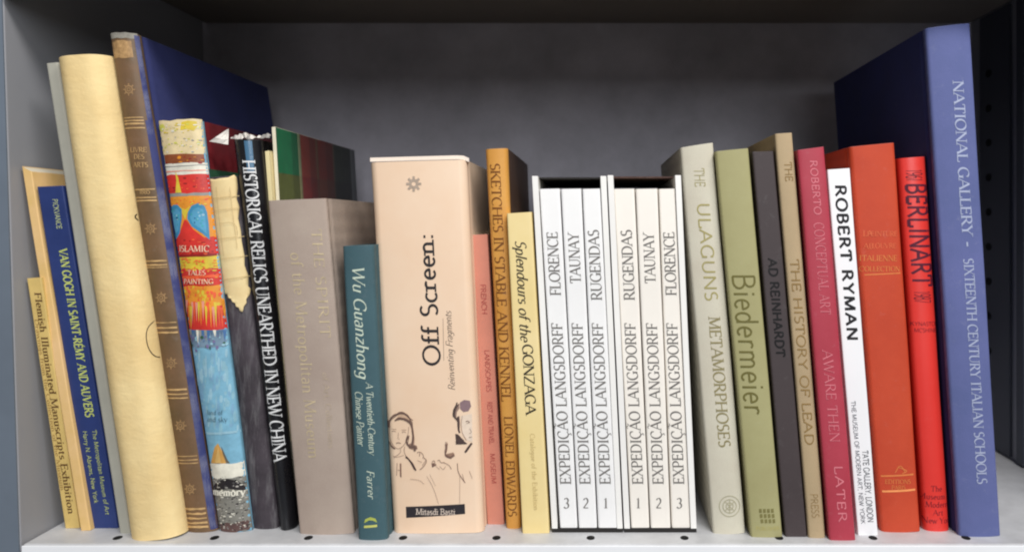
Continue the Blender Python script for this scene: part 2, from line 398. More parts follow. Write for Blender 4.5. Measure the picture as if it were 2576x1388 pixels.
    def polys(self, name, plist, parent=None):
        "plist: (outline in layout units, material, layer) -> one mesh of flat printed shapes that follow the spine"
        mats = []; items = []
        for outline, m, ly in plist:
            if m not in mats: mats.append(m)
            bm = bmesh.new(); vs = [bm.verts.new((x, y, 0)) for x, y in outline]
            bm.faces.new(vs); bmesh.ops.triangulate(bm, faces=bm.faces[:])
            for _ in range(5):
                ed = [e for e in bm.edges if e.calc_length() > 8]
                if not ed: break
                bmesh.ops.subdivide_edges(bm, edges=ed, cuts=1); bmesh.ops.triangulate(bm, faces=[f for f in bm.faces if len(f.verts) > 3])
            items.append(([[(v.co.x, v.co.y) for v in f.verts] for f in bm.faces], mats.index(m), .00012 + ly * .00006)); bm.free()
        o = self.decal(name, items, mats, parent)
        bm = bmesh.new(); bm.from_mesh(o.data); bmesh.ops.recalc_face_normals(bm, faces=bm.faces[:]); bm.to_mesh(o.data); bm.free()
        return o
    def strokes(self, name, lines, m, off=.00025, more=()):
        items = []
        for k, (pts, w) in enumerate(list(lines) + list(more)):
            # smooth a little (Chaikin)
            for _ in range(2):
                if len(pts) > 2:
                    q = [pts[0]]
                    for a, b in zip(pts, pts[1:]):
                        q += [(a[0] * .75 + b[0] * .25, a[1] * .75 + b[1] * .25), (a[0] * .25 + b[0] * .75, a[1] * .25 + b[1] * .75)]
                    pts = q + [pts[-1]]
            items.append((ribbon(pts, lambda dx, dy: w, 14), 0 if k < len(lines) else 1, off + (k % 9) * .00002))
        return self.decal(name, items, [m] + ([self.ink2] if more else []))
def band(bk, y0, y1, u0=0.0, u1=1.0, wav=0):
    "outline of a cross band of the spine between layout heights"
    (tlx, tly), (trx, try_), (brx, bry), (blx, bly) = bk.q
    def X(u, y):
        yb, yt = bly + (bry - bly) * u, tly + (try_ - tly) * u; v = (yb - y) / (yb - yt)
        return blx + (tlx - blx) * v + u * ((brx + (trx - brx) * v) - (blx + (tlx - blx) * v))
    n = 6; top, bot = [], []
    for i in range(n + 1):
        u = u0 + (u1 - u0) * i / n; sl = (try_ - tly) * .5 * u
        a = y0 + sl + (random.uniform(-wav, wav)); b = y1 + sl + (random.uniform(-wav, wav))
        top.append((X(u, a), a)); bot.append((X(u, b), b))
    return top + bot[::-1]
def dot(x, y, rx, ry=None, n=14):
    ry = ry or rx
    return [(x + rx * math.cos(2 * math.pi * i / n), y + ry * math.sin(2 * math.pi * i / n)) for i in range(n)]
def ring(x, y, r, w=2): return ([(x + r * math.cos(R(a)), y + r * math.sin(R(a))) for a in range(0, 361, 20)], w)

# ------------------------------------------------------------------ bookcase
M_panel = mat('grey_enamel', (150, 151, 156), .5, .05, 6, .05, 500, spec=.4)
M_back = mat('back_enamel', (184, 180, 188), .6, .3, 9, .2, 120, scuff=.25)
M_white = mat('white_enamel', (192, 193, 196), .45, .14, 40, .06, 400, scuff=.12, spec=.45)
M_dark = mat('dark_steel', (66, 70, 80), .5, .1, 20, .05, 500)
M_hole = mat('hole_black', (6, 6, 7), .9, 0, 20, 0)
RB = 1.51; YB = (RB - 1) * D
ZT = (FLOOR + 195) * S
base = Vector((0, YB / 2, 0))
case = thing('bookcase', base, 'open grey metal bookcase bay with a white perforated shelf holding the row of books', 'bookcase')
lxt, lxb = at(8, 0, 1), at(52, 1388, 1)
def lx(z): return lxt.x + (lxb.x - lxt.x) * (lxt.z - z) / (lxt.z - lxb.z)
RX = CAMX + (2921 - VX) * S
Z0, Z1 = -.06, ZT + .10
t = .02
prism('side_panel', [(lx(Z0) - t, 0, Z0), (lx(Z0), 0, Z0), (lx(Z0), YB, Z0), (lx(Z0) - t, YB, Z0), (lx(Z1) - t, 0, Z1), (lx(Z1), 0, Z1), (lx(Z1), YB, Z1), (lx(Z1) - t, YB, Z1)], M_panel, case, .0012)
prism('panel_edge', [(lx(Z0) - t, -.0012, Z0), (lx(Z0) - .0004, -.0012, Z0), (lx(Z0) - .0004, -.0001, Z0), (lx(Z0) - t, -.0001, Z0), (lx(Z1) - t, -.0012, Z1), (lx(Z1) - .0004, -.0012, Z1), (lx(Z1) - .0004, -.0001, Z1), (lx(Z1) - t, -.0001, Z1)], mat('edge_blue_grey', (104, 114, 126), .5, .1, 14, .05), case)
box('side_panel', RX, RX + t, 0, YB, Z0, Z1, M_panel, case, .0012)
box('back_panel', lx(Z1) - t, RX + t, YB + .0005, YB + .012, Z0, Z1, M_back, case)
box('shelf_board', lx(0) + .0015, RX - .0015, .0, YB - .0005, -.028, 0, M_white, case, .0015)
up = box('upper_shelf', lx(ZT) + .004, RX - .0015, .0, YB - .0005, ZT, ZT + .028, mat('upper_enamel', (120, 112, 104), .6, .06, 6, .05), case, .0015)
box('lit_shelf_edge', lx(0) + .0015, RX - .0015, -.0012, -.0001, -.028, -.0008, mat('edge_lit_white', (236, 237, 240), .4, .03, 20, .03), case, .0004)  # front edge made whiter than the board: frontal light put into its colour
box('shade_lip', lx(ZT) + .004, RX - .0015, -.0025, -.0002, .412, ZT + .028, M_panel, case)  # unseen lip, added so the upper shelf's shadow falls lower
std = box('shelf_standard', RX - .003, RX - .0003, .225, .292, .002, ZT - .002, M_dark, case, .0006)
box('edge_trim', RX - .006, RX - .0003, .192, .206, .002, ZT - .002, M_dark, case, .001)
for k in range(11):
    z = .03 + k * .0373
    pts = [(RX - .0034, .27 + .0065 * math.cos(a), z + .0042 * math.sin(a)) for a in [R(i * 30) for i in range(12)]]
    vs = [Vector(p) for p in pts] + [Vector((RX - .0031, p[1], p[2])) for p in pts]
    mesh_from('slot', vs, [tuple(range(11, -1, -1))] + [(i, (i + 1) % 12, 12 + (i + 1) % 12, 12 + i) for i in range(12)], M_hole, std)
for x in (58, 296, 540, 776, 1014, 1249, 1486, 1722, 1960, 2196, 2430):
    r = 808 / (1352 - VY); c = at(x, 1352, r)
    pts = [(c.x + (.0032 * math.cos(a)), c.y + .0042 * math.sin(a)) for a in [R(i * 30) for i in range(12)]]
    vs = [Vector((px, py, .0003)) for px, py in pts] + [Vector((px, py, .00005)) for px, py in pts]
    mesh_from('perforation', vs, [tuple(range(12))] + [((i + 1) % 12, i, 12 + i, 12 + (i + 1) % 12) for i in range(12)], M_hole, case)

def rr(y): return 808 / (y - VY)
def cream_cloth():
    m = mat('cream_cloth', (232, 208, 154), .75, .12, 16, .4, 500, tint=(222, 192, 134))
    nt = m.node_tree; N = nt.nodes; L = nt.links
    tc = N.new('ShaderNodeTexCoord'); mp = N.new('ShaderNodeMapping'); mp.inputs['Scale'].default_value = (90, 90, 170)
    L.new(tc.outputs['Object'], mp.inputs[0])
    n = N.new('ShaderNodeTexNoise'); n.inputs['Scale'].default_value = 1; n.inputs['Detail'].default_value = 4; n.inputs['Distortion'].default_value = .4
    L.new(mp.outputs[0], n.inputs['Vector'])
    bu = N.new('ShaderNodeBump'); bu.inputs['Strength'].default_value = .6; bu.inputs['Distance'].default_value = .0007
    p = N['Principled BSDF']; old = p.inputs['Normal'].links[0].from_node
    L.new(n.outputs[0], bu.inputs['Height']); L.new(old.outputs[0], bu.inputs['Normal']); L.new(bu.outputs[0], p.inputs['Normal'])
    return m
def worn_cloth():
    m = mat('purple_grey_cloth', (70, 63, 69), .75, .5, 26, .6, 300, scuff=.55, tint=(44, 39, 44))
    nt = m.node_tree; N = nt.nodes
    tc = N.new('ShaderNodeTexCoord'); mp = N.new('ShaderNodeMapping'); mp.inputs['Scale'].default_value = (1.6, 1, .22)
    nt.links.new(tc.outputs['Object'], mp.inputs[0])
    for n in list(N):
        if n.type == 'TEX_NOISE' and abs(n.inputs['Scale'].default_value - 120) < 1:
            nt.links.new(mp.outputs[0], n.inputs['Vector'])
            r = n.outputs[0].links[0].to_node; r.inputs[1].default_value = .47; r.inputs[2].default_value = .72
    return m
# ------------------------------------------------------------------ left group
b = Book('paperback_book', 'short thin mustard paperback with faded brown spine lettering, lowest at the left end', (67, 700), (103, 698), (200, 1327), (164, 1328), rr(1328), (.19, 1.02),
         mat('mustard_card', (214, 184, 112), .6, .2, 30, .1, scuff=.15), er=.0008, board=.0005, square=.0004, hinge=False)
b.text('Flemish Illuminated Manuscripts Exhibition', 'serif', ink((96, 66, 34)), 735, 1290, .62, 17)
b.text('Drawings from the Collection of the Museum', 'light', ink((150, 112, 62)), 800, 1230, .25, 9, name='subtitle')
b = Book('paperback_book', 'very thin peach coloured pamphlet standing above the mustard paperback', (54, 418), (79, 432), (228, 1333), (203, 1334), rr(1334), (.20, 1.017),
         mat('peach_card', (224, 186, 140), .6, .25, 14, .1, tint=(214, 178, 104), scuff=.2), er=.001, board=.0005, square=.0004, hinge=False)
b = Book('paperback_book', 'navy blue paperback with yellow green capitals down the spine at the left end', (92, 470), (158, 467), (297, 1327), (231, 1328), rr(1328), (.22, 1.019),
         mat('navy_gloss', (42, 58, 112), .4, .18, 30, .08, spec=.4), er=.0012, board=.0006, square=.0004, hinge=False)
b.text('PICKVANCE', 'sans', ink((196, 206, 150)), 500, 572, .62, 13, name='author')
b.text('VAN GOGH IN SAINT-R\u00c9MY AND AUVERS', 'bold', ink((190, 200, 112)), 622, 1042, .62, 21)
b.text('The Metropolitan Museum of Art', 'sans', ink((186, 196, 120)), 1075, 1292, .7, 11, name='publisher')
b.text('Harry N. Abrams, New York', 'sans', ink((186, 196, 120)), 1078, 1262, .34, 11, name='publisher')
b = Book('hardcover_book', 'thin plain grey board book squeezed left of the fat cream cloth volume', (114, 160), (146, 157), (328, 1342), (300, 1341), rr(1341), (.22, 1.012),
         mat('grey_board', (166, 164, 152), .7, .12, 20, .2), er=.002, board=.001, square=.001, hinge=False)
# fat cream cloth volume
b = Book('hardcover_book', 'fat cream cloth volume with plain creased rounded spine and frayed right joint', (149, 150), (278, 141), (464, 1340), (331, 1350), rr(1346), (.23, 1.01),
         cream_cloth(), bulge=.011, er=.003, wob=.001, pw=3.6)
M_tear = ink((40, 30, 26))
tl = [([(341, 528), (337, 540), (343, 552)], 1.2), ([(428, 1060), (425, 1070), (431, 1084)], 1.8), ([(437, 1112), (434, 1124), (440, 1138)], 1.4)]
tl.append(([(383, 797), (373, 822), (377, 860), (388, 888), (398, 897)], 1.3))
tl.append(([(420, 1036), (428, 1042), (425, 1056)], 1.5))
for pts, wd in tl: b.strokes('joint_tear', [(pts, wd)], M_tear)
# brown leather with blue boards
M_leather = mat('brown_leather', (112, 84, 60), .5, .3, 28, .3, 350, tint=(92, 74, 50), scuff=.25, spec=.45)
M_bluecloth = mat('blue_board_cloth', (56, 62, 112), .7, .18, 20, .3, 700, scuff=.1)
b = Book('hardcover_book', 'tall half leather volume with gilt bands on a brown spine and dark blue cloth boards', (277, 91), (346, 87), (547, 1333), (468, 1336), rr(1334), (.25, 1.012),
         M_leather, bulge=.004, er=.0022, boards_m=M_bluecloth, wob=.0006)
M_gold = foil((206, 168, 112)); M_goldp = mat('worn_gilt', (196, 160, 108), .5, .35, 160, .1, spec=.5)
pl = []
M_grime = mat('head_grime', (150, 146, 136), .8, .4, 90, .3)
pl.append((band(b, 87, 100, .02, .98, 1.5), M_grime, 0))
pl.append((band(b, 106, 148, .05, .8, 2), mat('gilt_panel', (178, 142, 96), .5, .4, 200, .1, tint=(120, 92, 60)), 0))
for y in (292, 299, 306, 317, 468, 488, 496, 645, 655, 662, 800, 812, 824, 968, 980, 990, 1138, 1148, 1156):
    pl.append((band(b, y, y + random.choice((2.2, 3, 4)), .06, .8, .5), M_goldp, 0))
for y in (1272, 1284, 1296, 1308, 1318): pl.append((band(b, y, y + 5, .06, .8, 1.2), M_goldp, 0))
pl.append((band(b, 300, 1330, .84, 1.0), M_bluecloth, 0))
pl.append((band(b, 92, 300, .9, 1.0), M_bluecloth, 0))
b.polys('gilt_band', pl)
fl = []
for y in (224, 566, 738, 902, 1060, 1222):
    x = 277 + (y - 91) / 1245 * 191 + 34
    fl += [ring(x, y, 9, 3), ring(x, y, 4, 3)]
    for k in range(8):
        a = R(45 * k); fl.append(([(x + 10 * math.cos(a), y + 10 * math.sin(a)), (x + 15 * math.cos(a), y + 15 * math.sin(a))], 3))
b.strokes('gilt_flower', fl, mat('dull_gilt', (160, 128, 90), .5, .3, 160, 0))
for s, y in (('LIVRE', 371), ('DES', 388), ('ARTS', 408), ('1885', 474)):
    xx = 277 + (y - 91) / 1245 * 191 + 33
    b.text(s, 'serif', M_goldp, y + 6, 0, xx, 12, across=True)

# coloured picture spine
sky = art((124, 176, 200)); red = art((206, 52, 44)); org = art((226, 146, 48)); yel = art((216, 190, 62)); ylg = art((206, 204, 92))
wht = art((226, 222, 206)); brn = art((142, 78, 44)); blu = art((64, 138, 176)); blk = art((38, 34, 36)); cre = art((226, 206, 160)); grn = art((52, 92, 68)); mar = art((112, 34, 40))
b = Book('hardcover_book', 'picture covered hardback with red flames, blue wings and pale sky on its spine', (399, 314), (507, 304), (634, 1332), (553, 1334), rr(1333), (.21, 1.029),
         sky, bulge=.004, er=.0011, boards_m=mar, wob=.0006)
def spx(y, u): # layout x on this spine
    v = (y - 309) / 1024; l = 399 + 154 * v; r_ = 507 + 127 * v; return l + (r_ - l) * u
teal = art((70, 160, 170)); pink = art((226, 150, 130)); pale = art((150, 190, 206)); gry = art((150, 148, 142)); dred = art((146, 34, 34)); ltr = art((232, 96, 56))
pl = [(band(b, 306, 392, 0, 1, 2), cre, 0), (band(b, 391, 413, 0, 1, 2), brn, 1), (band(b, 412, 441, 0, 1, 1), wht, 1), (band(b, 418, 420, 0, 1, 1), gry, 3), (band(b, 430, 433, 0, 1, 1), pink, 3),
      (band(b, 440, 486, 0, 1, 2), red, 2), (band(b, 484, 494, 0, 1, 1), gry, 1), (band(b, 492, 604, 0, 1, 2), org, 0), (band(b, 596, 640, 0, 1, 2), red, 1), (band(b, 638, 644, 0, 1, 1), dred, 3),
      (band(b, 642, 676, 0, 1, 2), yel, 0), (band(b, 674, 716, 0, 1, 2), red, 1), (band(b, 690, 698, 0, 1, 2), ltr, 3), (band(b, 712, 772, 0, 1, 3), org, 0), (band(b, 768, 828, 0, 1, 3), red, 1), (band(b, 826, 872, 0, 1, 3), art((116, 140, 160)), 0),
      ([(460, 329), (463, 309), (478, 305), (497, 306), (500, 322), (490, 330), (476, 326)], yel, 2), ([(401, 330), (401, 316), (414, 313), (420, 322), (412, 331)], ylg, 2)]
random.seed(11)
def sprinkle(n, y0, y1, cols, rx, ry, ly, u0=.04, u1=.96):
    for k in range(int(n * 1.8)):
        y = random.uniform(y0, y1); g = random.uniform(.45, 1)
        pl.append((dot(spx(y, random.uniform(u0, u1)), y, random.uniform(*rx) * g, random.uniform(*ry) * g, 7), random.choice(cols), ly + k % 3))
sprinkle(26, 312, 336, (yel, ylg, cre, wht), (2, 6), (1.2, 3), 3)
sprinkle(26, 344, 386, (ylg, wht, gry, ylg), (1.5, 5), (1, 2.5), 3)
sprinkle(12, 394, 410, (org, dred, brn), (3, 8), (1.5, 3), 3)
sprinkle(16, 446, 480, (ltr, dred, red), (2, 7), (1.5, 4), 3)
sprinkle(16, 496, 516, (yel, ltr, org), (2, 6), (1, 3), 3)
def P(L): return [(268.3 + x * .3189, 295.2 + y * .3189) for x, y in L]
pl.append((P([(560, 590), (570, 500), (562, 425), (585, 470), (600, 540), (612, 590)]), yel, 5))
pl.append((P([(580, 690), (640, 795), (680, 690), (640, 720)]), yel, 4))
lw = P([(508, 705), (535, 684), (575, 682), (612, 718), (612, 790), (598, 850), (592, 905), (552, 952), (530, 880), (516, 790)])
rw = P([(656, 790), (662, 740), (690, 690), (740, 668), (782, 690), (800, 740), (812, 830), (822, 955), (770, 905), (690, 850)])
pl += [(lw, blu, 5), (rw, blu, 5)]
random.seed(4)
for w in (lw, rw):
    cx = sum(p[0] for p in w) / len(w); cy = sum(p[1] for p in w) / len(w)
    pl.append(([(cx + (x - cx) * .72, cy + (y - cy) * .72) for x, y in w], art((86, 156, 190)), 6))
    for k in range(15):
        q = random.choice(w); t_ = random.uniform(.1, .75)
        pl.append((dot(cx + (q[0] - cx) * t_, cy + (q[1] - cy) * t_, random.uniform(1.5, 3.6), random.uniform(1.2, 3), 8), random.choice((teal, teal, pale, art((36, 92, 130)))), 7 + k % 3))
pl.append((P([(546, 965), (590, 905), (632, 800), (650, 800), (700, 870), (832, 975), (832, 1010), (546, 1010)]), red, 6))
sprinkle(20, 598, 636, (ltr, dred, red), (2, 6), (1, 3), 7, .12, .9)
sprinkle(34, 646, 676, (org, yel, ltr, ltr), (2, 7), (1.2, 3.5), 4)
sprinkle(22, 676, 712, (ltr, org, dred), (2, 7), (1, 3), 4)
sprinkle(34, 716, 766, (yel, ltr, org, ltr), (2, 5), (3, 9), 3)
for k in range(17):
    u = .03 + .058 * k; y = 790 + random.uniform(-14, 10); x = spx(y, u)
    pl.append(([(x - 3.5, y - 30), (x + 3.5, y - 30), (x + 1.5 + (u - .5) * 8, y + random.uniform(16, 34))], random.choice((org, yel, ltr, pink)), 6 + k % 3))
for k in range(13):
    u = .05 + .075 * k; y = 824; x = spx(y, u)
    pl.append(([(x - 4, y), (x + 4, y), (x + 2, y + random.uniform(12, 44))], random.choice((red, gry, art((84, 110, 140)), art((70, 110, 160)), wht)), 5 + k % 3))
sprinkle(22, 838, 878, (art((96, 124, 160)), pale, grn, art((120, 110, 150))), (1.5, 5), (2, 6), 8)
sprinkle(50, 880, 1076, (pale, art((124, 168, 196)), art((138, 182, 198))), (2, 7), (6, 26), 0)
pl += [(band(b, 1082, 1088, 0, 1, .5), pale, 3), (band(b, 1162, 1198, 0, 1, 2), wht, 2)]
pl.append(([(533, 1160), (545, 1118), (554, 1108), (566, 1130), (577, 1158)], art((206, 156, 84)), 4))
pl.append(([(562, 1114), (578, 1150), (584, 1158), (575, 1158), (566, 1134)], art((104, 98, 84)), 5))
pl.append(([(545, 1158), (555, 1116), (562, 1158)], art((218, 178, 108)), 5))
pl.append((band(b, 1196, 1334, 0, 1, 3), art((128, 126, 118)), 1))
pl.append(([(spx(1216, .02), 1222), (spx(1206, .2), 1204), (spx(1200, .5), 1197), (spx(1206, .8), 1203), (spx(1216, .98), 1220), (spx(1228, .98), 1230), (spx(1226, .5), 1222), (spx(1228, .02), 1232)], blk, 3))
pl.append((band(b, 1312, 1334, 0, 1, 3), art((96, 72, 68)), 3))
sprinkle(110, 1190, 1328, (wht, gry, blk, art((176, 172, 164)), art((84, 82, 80))), (1.5, 5), (.8, 2.4), 4)
b.polys('cover_art', pl)
for k, (s, y, z) in enumerate((('ISLAMIC', 629, 15), ('TALES', 687, 12), ('PAINTING', 709, 12))):
    b.text(s, 'serif', ink((236, 206, 176)), y, 0, spx(y, .46), z, across=True, off=.0011)
b.text('land of', 'light', ink((48, 66, 80)), 1036, 0, spx(1036, .42), 11, across=True, name='subtitle', off=.0006)
b.text('and sky', 'light', ink((48, 66, 80)), 1054, 0, spx(1054, .45), 13, across=True, name='subtitle', off=.0006)
vs = []
for v_, e in ((.862, .001), (.862, .12), (.884, .12), (.884, .001)):
    p = b.pt(1, v_, b.er + e); p.x += .00025; vs.append(p)
mesh_from('cover_band', vs, [(0, 1, 2, 3)], grn, b.root)
b.text('memory', 'bold', ink((226, 222, 206)), 1240, 0, spx(1240, .48), 19, across=True, name='publisher', off=.0011)
pap = mat('torn_jacket_paper', (228, 208, 158), .6, .12, 40, .2, tint=(222, 194, 140))
def torn_sheet(bk, outline):
    "paper remnant lying on the spine: a real sheet with thickness, slightly cockled, lifting at its torn edge"
    o = bk.polys('torn_jacket', [(outline, pap, 3)])
    me = o.data; bm = bmesh.new(); bm.from_mesh(me); bmesh.ops.remove_doubles(bm, verts=bm.verts[:], dist=2e-5)
    bmesh.ops.recalc_face_normals(bm, faces=bm.faces[:])
    if sum(f.normal.y for f in bm.faces) > 0: bmesh.ops.reverse_faces(bm, faces=bm.faces[:])
    for v in bm.verts:
        d = .0005 + .00012 * noise.noise(Vector((v.co.x * 80, v.co.z * 80, 3)))
        if v.is_boundary and v.co.z < bk.h * .66: d += .0007
        v.co.y -= max(0, d)
    bm.to_mesh(me); bm.free(); me.shade_smooth()
    so = o.modifiers.new('thickness', 'SOLIDIFY'); so.thickness = .00018; so.offset = -1
# dark cloth book with torn jacket
b = Book('hardcover_book', 'dark purple grey cloth book with a torn cream jacket remnant over its spine top', (527, 447), (594, 442), (701, 1326), (638, 1327), rr(1327), (.2, 1.034),
         worn_cloth(), bulge=.003, er=.002)
torn_sheet(b, [(528, 450), (545, 452), (560, 449), (578, 447), (590, 440), (594, 446), (597, 470), (597, 500), (602, 520), (601, 548), (607, 580), (609, 604), (615, 640), (616, 664), (623, 690), (624, 716), (629, 724), (627, 738), (622, 748), (623, 757), (617, 766), (615, 779), (609, 777), (606, 768), (599, 766), (597, 757), (590, 754), (586, 746), (578, 744), (574, 735), (566, 736), (562, 728), (557, 730), (555, 712), (550, 690), (551, 660), (545, 620), (543, 590), (538, 560), (536, 520), (531, 490)])
b.strokes('jacket_print', [([(534, 500), (598, 492)], 1.6), ([(537, 530), (600, 522)], 1.2), ([(552, 470), (560, 560), (570, 640)], 1.1), ([(582, 470), (590, 540), (600, 620)], 1.1), ([(545, 600), (610, 592)], 1.4),
                           ([(551, 650), (618, 640)], 1.2), ([(555, 702), (624, 690)], 1.6), ([(560, 560), (596, 556), (600, 586)], 1.1)], ink((204, 180, 130), fade=0), .0021)
# black relics book
M_black = mat('black_gloss', (20, 20, 24), .28, .2, 30, .04, spec=.6)
b = Book('hardcover_book', 'black glossy book with white serif capitals down the spine and a torn white jacket top', (586, 352), (656, 352), (744, 1326), (705, 1327), rr(1327), (.22, 1.035),
         M_black, bulge=.006, er=.0025)
b.text('HISTORICAL RELICS UNEARTHED IN NEW CHINA', 'serif', ink((226, 226, 226)), 404, 1153, .58, 29, track=.02)
b.polys('spine_glint', [([(622, 356), (640, 356), (646, 430), (630, 430)], mat('blue_glint', (70, 110, 140), .3, .15, 60, .02, spec=.5), 0)])  # highlight of the rounded glossy spine, painted on as a blue patch
M_paper = mat('white_torn_paper', (226, 220, 212), .7, .1, 60, .3)
def paper_sheet(name, rows, r_list, parent):
    vs, fs = [], []
    n = len(rows[0])
    for row, r in zip(rows, r_list):
        for x, y in row: vs.append(at(x, y, r + random.uniform(-.002, .002)))
    for jx in range(len(rows) - 1):
        for i in range(n - 1): fs.append((jx * n + i, jx * n + i + 1, (jx + 1) * n + i + 1, (jx + 1) * n + i))
    o = mesh_from(name, vs, fs, M_paper, parent); s = o.modifiers.new('thickness', 'SOLIDIFY'); s.thickness = .0003
    return o
random.seed(5)
xs_ = [581 + i * 5.4 for i in range(19)]
paper_sheet('torn_jacket_edge', [[(x, 349 + random.uniform(-3, 2)) for x in xs_], [(x, 341 + random.uniform(-5, 3) + 3 * math.sin(x * .11)) for x in xs_], [(x + 4, 341 + random.uniform(-2, 3) + 3 * math.sin(x * .11)) for x in xs_]], [1.033, 1.032, 1.06], b.root)
paper_sheet('jacket_flap', [[(526, 356), (544, 359), (560, 362), (574, 364)], [(541, 346), (553, 349), (564, 352), (574.5, 350)], [(556, 336), (562, 338), (568, 340), (575, 337)], [(571, 326), (572, 326), (573, 325), (575, 324)]], [1.03, 1.031, 1.033, 1.034], b.root)
# two thin ones set back
b = Book('paperback_book', 'thin cream pamphlet set back between the black book and the striped picture cover', (666, 381), (676, 379), (744.5, 1310), (738, 1310), rr(1320), (.2, 1.042),
         mat('cream_card', (226, 210, 160), .6, .12, 20, .1), er=.0004, board=.0004, square=.0004, hinge=False)
b = Book('paperback_book', 'thin booklet with a green and dark red striped cover facing right above the taupe book', (683, 320), (692, 319), (751.5, 1306), (745.5, 1306), 1.068, (.215, 1.05),
         mat('cream_edge', (222, 214, 190), .5, .12, 20, .1), er=.0004, board=.0004, square=.0004, hinge=False, boards_m=mat('booklet_ground', (96, 52, 46), .5, .25, 30, .1))
y0, dep = b.y0, b.depth
vs, fs, fm = [], [], []
cols = [((36, 112, 74), (88, 96, 52)), ((132, 142, 110), (132, 130, 96)), ((124, 56, 48), (112, 44, 44)), ((108, 84, 64), (92, 62, 52)), ((112, 50, 44), (104, 60, 50)), ((90, 80, 64), (78, 66, 52)), ((44, 52, 44), (40, 44, 40)), ((104, 108, 112), (100, 104, 108))]
cols = [x for c in cols for x in (c, tuple(tuple(max(0, v * .82 + 4) for v in q) for q in c))]
edges = [0.0, .15, .22, .235, .25, .35, .43, .445, .455, .56, .655, .665, .675, .80, .92, .95, 1.0]
cm = []
for k, (ca, cb) in enumerate(cols):
    for c, (v0, v1) in ((ca, (.885, .999)), (cb, (.6, .885))):
        m = art(c, .45); cm.append(m); i0 = len(vs)
        for v, e in ((v0, edges[k]), (v0, edges[k + 1]), (v1, edges[k + 1]), (v1, edges[k])):
            p = b.pt(1, v, .0006 + e * (dep - .001)); p.x += .0002; vs.append(p)
        fs.append((i0, i0 + 1, i0 + 2, i0 + 3)); fm.append(len(cm) - 1)
mesh_from('cover_art', vs, fs, cm, b.root, fm)
# taupe
b = Book('hardcover_book', 'broad taupe cloth hardback with two lines of faint gold lettering down the spine', (674, 505), (820, 499), (891, 1340), (754, 1342), rr(1341), (.19, 1.005),
         mat('taupe_cloth', (178, 162, 149), .75, .08, 18, .3, 700, weave=420, tint=(168, 150, 138), scuff=0.16), bulge=.0025, er=.0018)
b.text('THE SPIRIT', 'light', mat('pale_gilt', (204, 186, 150), .5, .3, 160, 0, scuff=.2), 574, 842, .8, 24, track=.1)
b.text('of the Metropolitan Museum', 'light', MATS['pale_gilt'], 632, 1146, .42, 29, name='subtitle')
b.text('of Art, Collections', 'light', mat('pale_gilt_worn', (188, 170, 146), .6, .3, 160, 0), 930, 1120, .74, 14, name='subtitle')
# teal
b = Book('hardcover_book', 'teal green cloth book with cream lettering and a small yellow emblem at its foot', (861, 619), (940, 615), (975, 1355), (901, 1356), rr(1355.5), .19,
         mat('teal_cloth', (64, 94, 102), .65, .12, 24, .3, 800, weave=450, scuff=0.16), bulge=.002, er=.0025)
cream_i = ink((196, 208, 190))
b.text('Wu Guanzhong', 'italic', cream_i, 668, 950, .5, 30, track=.02)
b.text('Chinese Painter', 'italic', cream_i, 982, 1118, .3, 19, name='subtitle', track=.0)
b.text('A Twentieth-Century', 'italic', cream_i, 960, 1140, .66, 17, name='subtitle', track=.0)
b.text('Farrer', 'italic', cream_i, 1180, 1250, .55, 18, name='author')
lg = ink((176, 186, 84))
b.polys('emblem', [([(917, 1313), (920, 1303), (933, 1297), (946, 1301), (950, 1311), (940, 1306), (930, 1305)], lg, 0), ([(917, 1319), (950, 1316), (950, 1322), (917, 1325)], ink((206, 206, 110)), 0)])
# ------------------------------------------------------------------ peach boxed volume
M_peach = mat('peach_laminate', (232, 206, 180), .42, .05, 12, .04, 600, spec=.4, tint=(230, 198, 168), scuff=0.08)
b = Book('hardcover_book', 'wide peach volume with typewriter title reading upward and a line drawing of two women', (929, 409), (1172, 402), (1217, 1338), (988, 1339), rr(1339), .16,
         M_peach, bulge=.002, er=.006, wob=.0002)
dk = ink((44, 40, 42))
b.text('Off Screen:', 'slab', dk, 918, 586, .54, 42, up=True, track=.05)
b.text('Reinventing Fragments', 'script', ink((96, 84, 76)), 980, 782, .735, 17, up=True, name='subtitle', track=.0)
b.strokes('underline', [([(1118, 905), (1116, 800)], 1.2)], ink((150, 130, 114)))
fl = [ring(1042, 463, 9, 7)]
for k in range(8):
    a = R(45 * k); fl.append(([(1042 + 12 * math.cos(a), 463 + 12 * math.sin(a)), (1042 + 19 * math.cos(a), 463 + 19 * math.sin(a))], 6))
b.strokes('emblem', fl, ink((172, 154, 138)))
lab = b.polys('name_label', [([(1022, 1272), (1170, 1265), (1171, 1290), (1023, 1300)], ink((44, 40, 44)), 0)])
b.text('Mitasdi Basti', 'slab', ink((206, 190, 176)), 1291, 0, 1097, 15, across=True, name='name_lettering', off=.0004, track=.03)
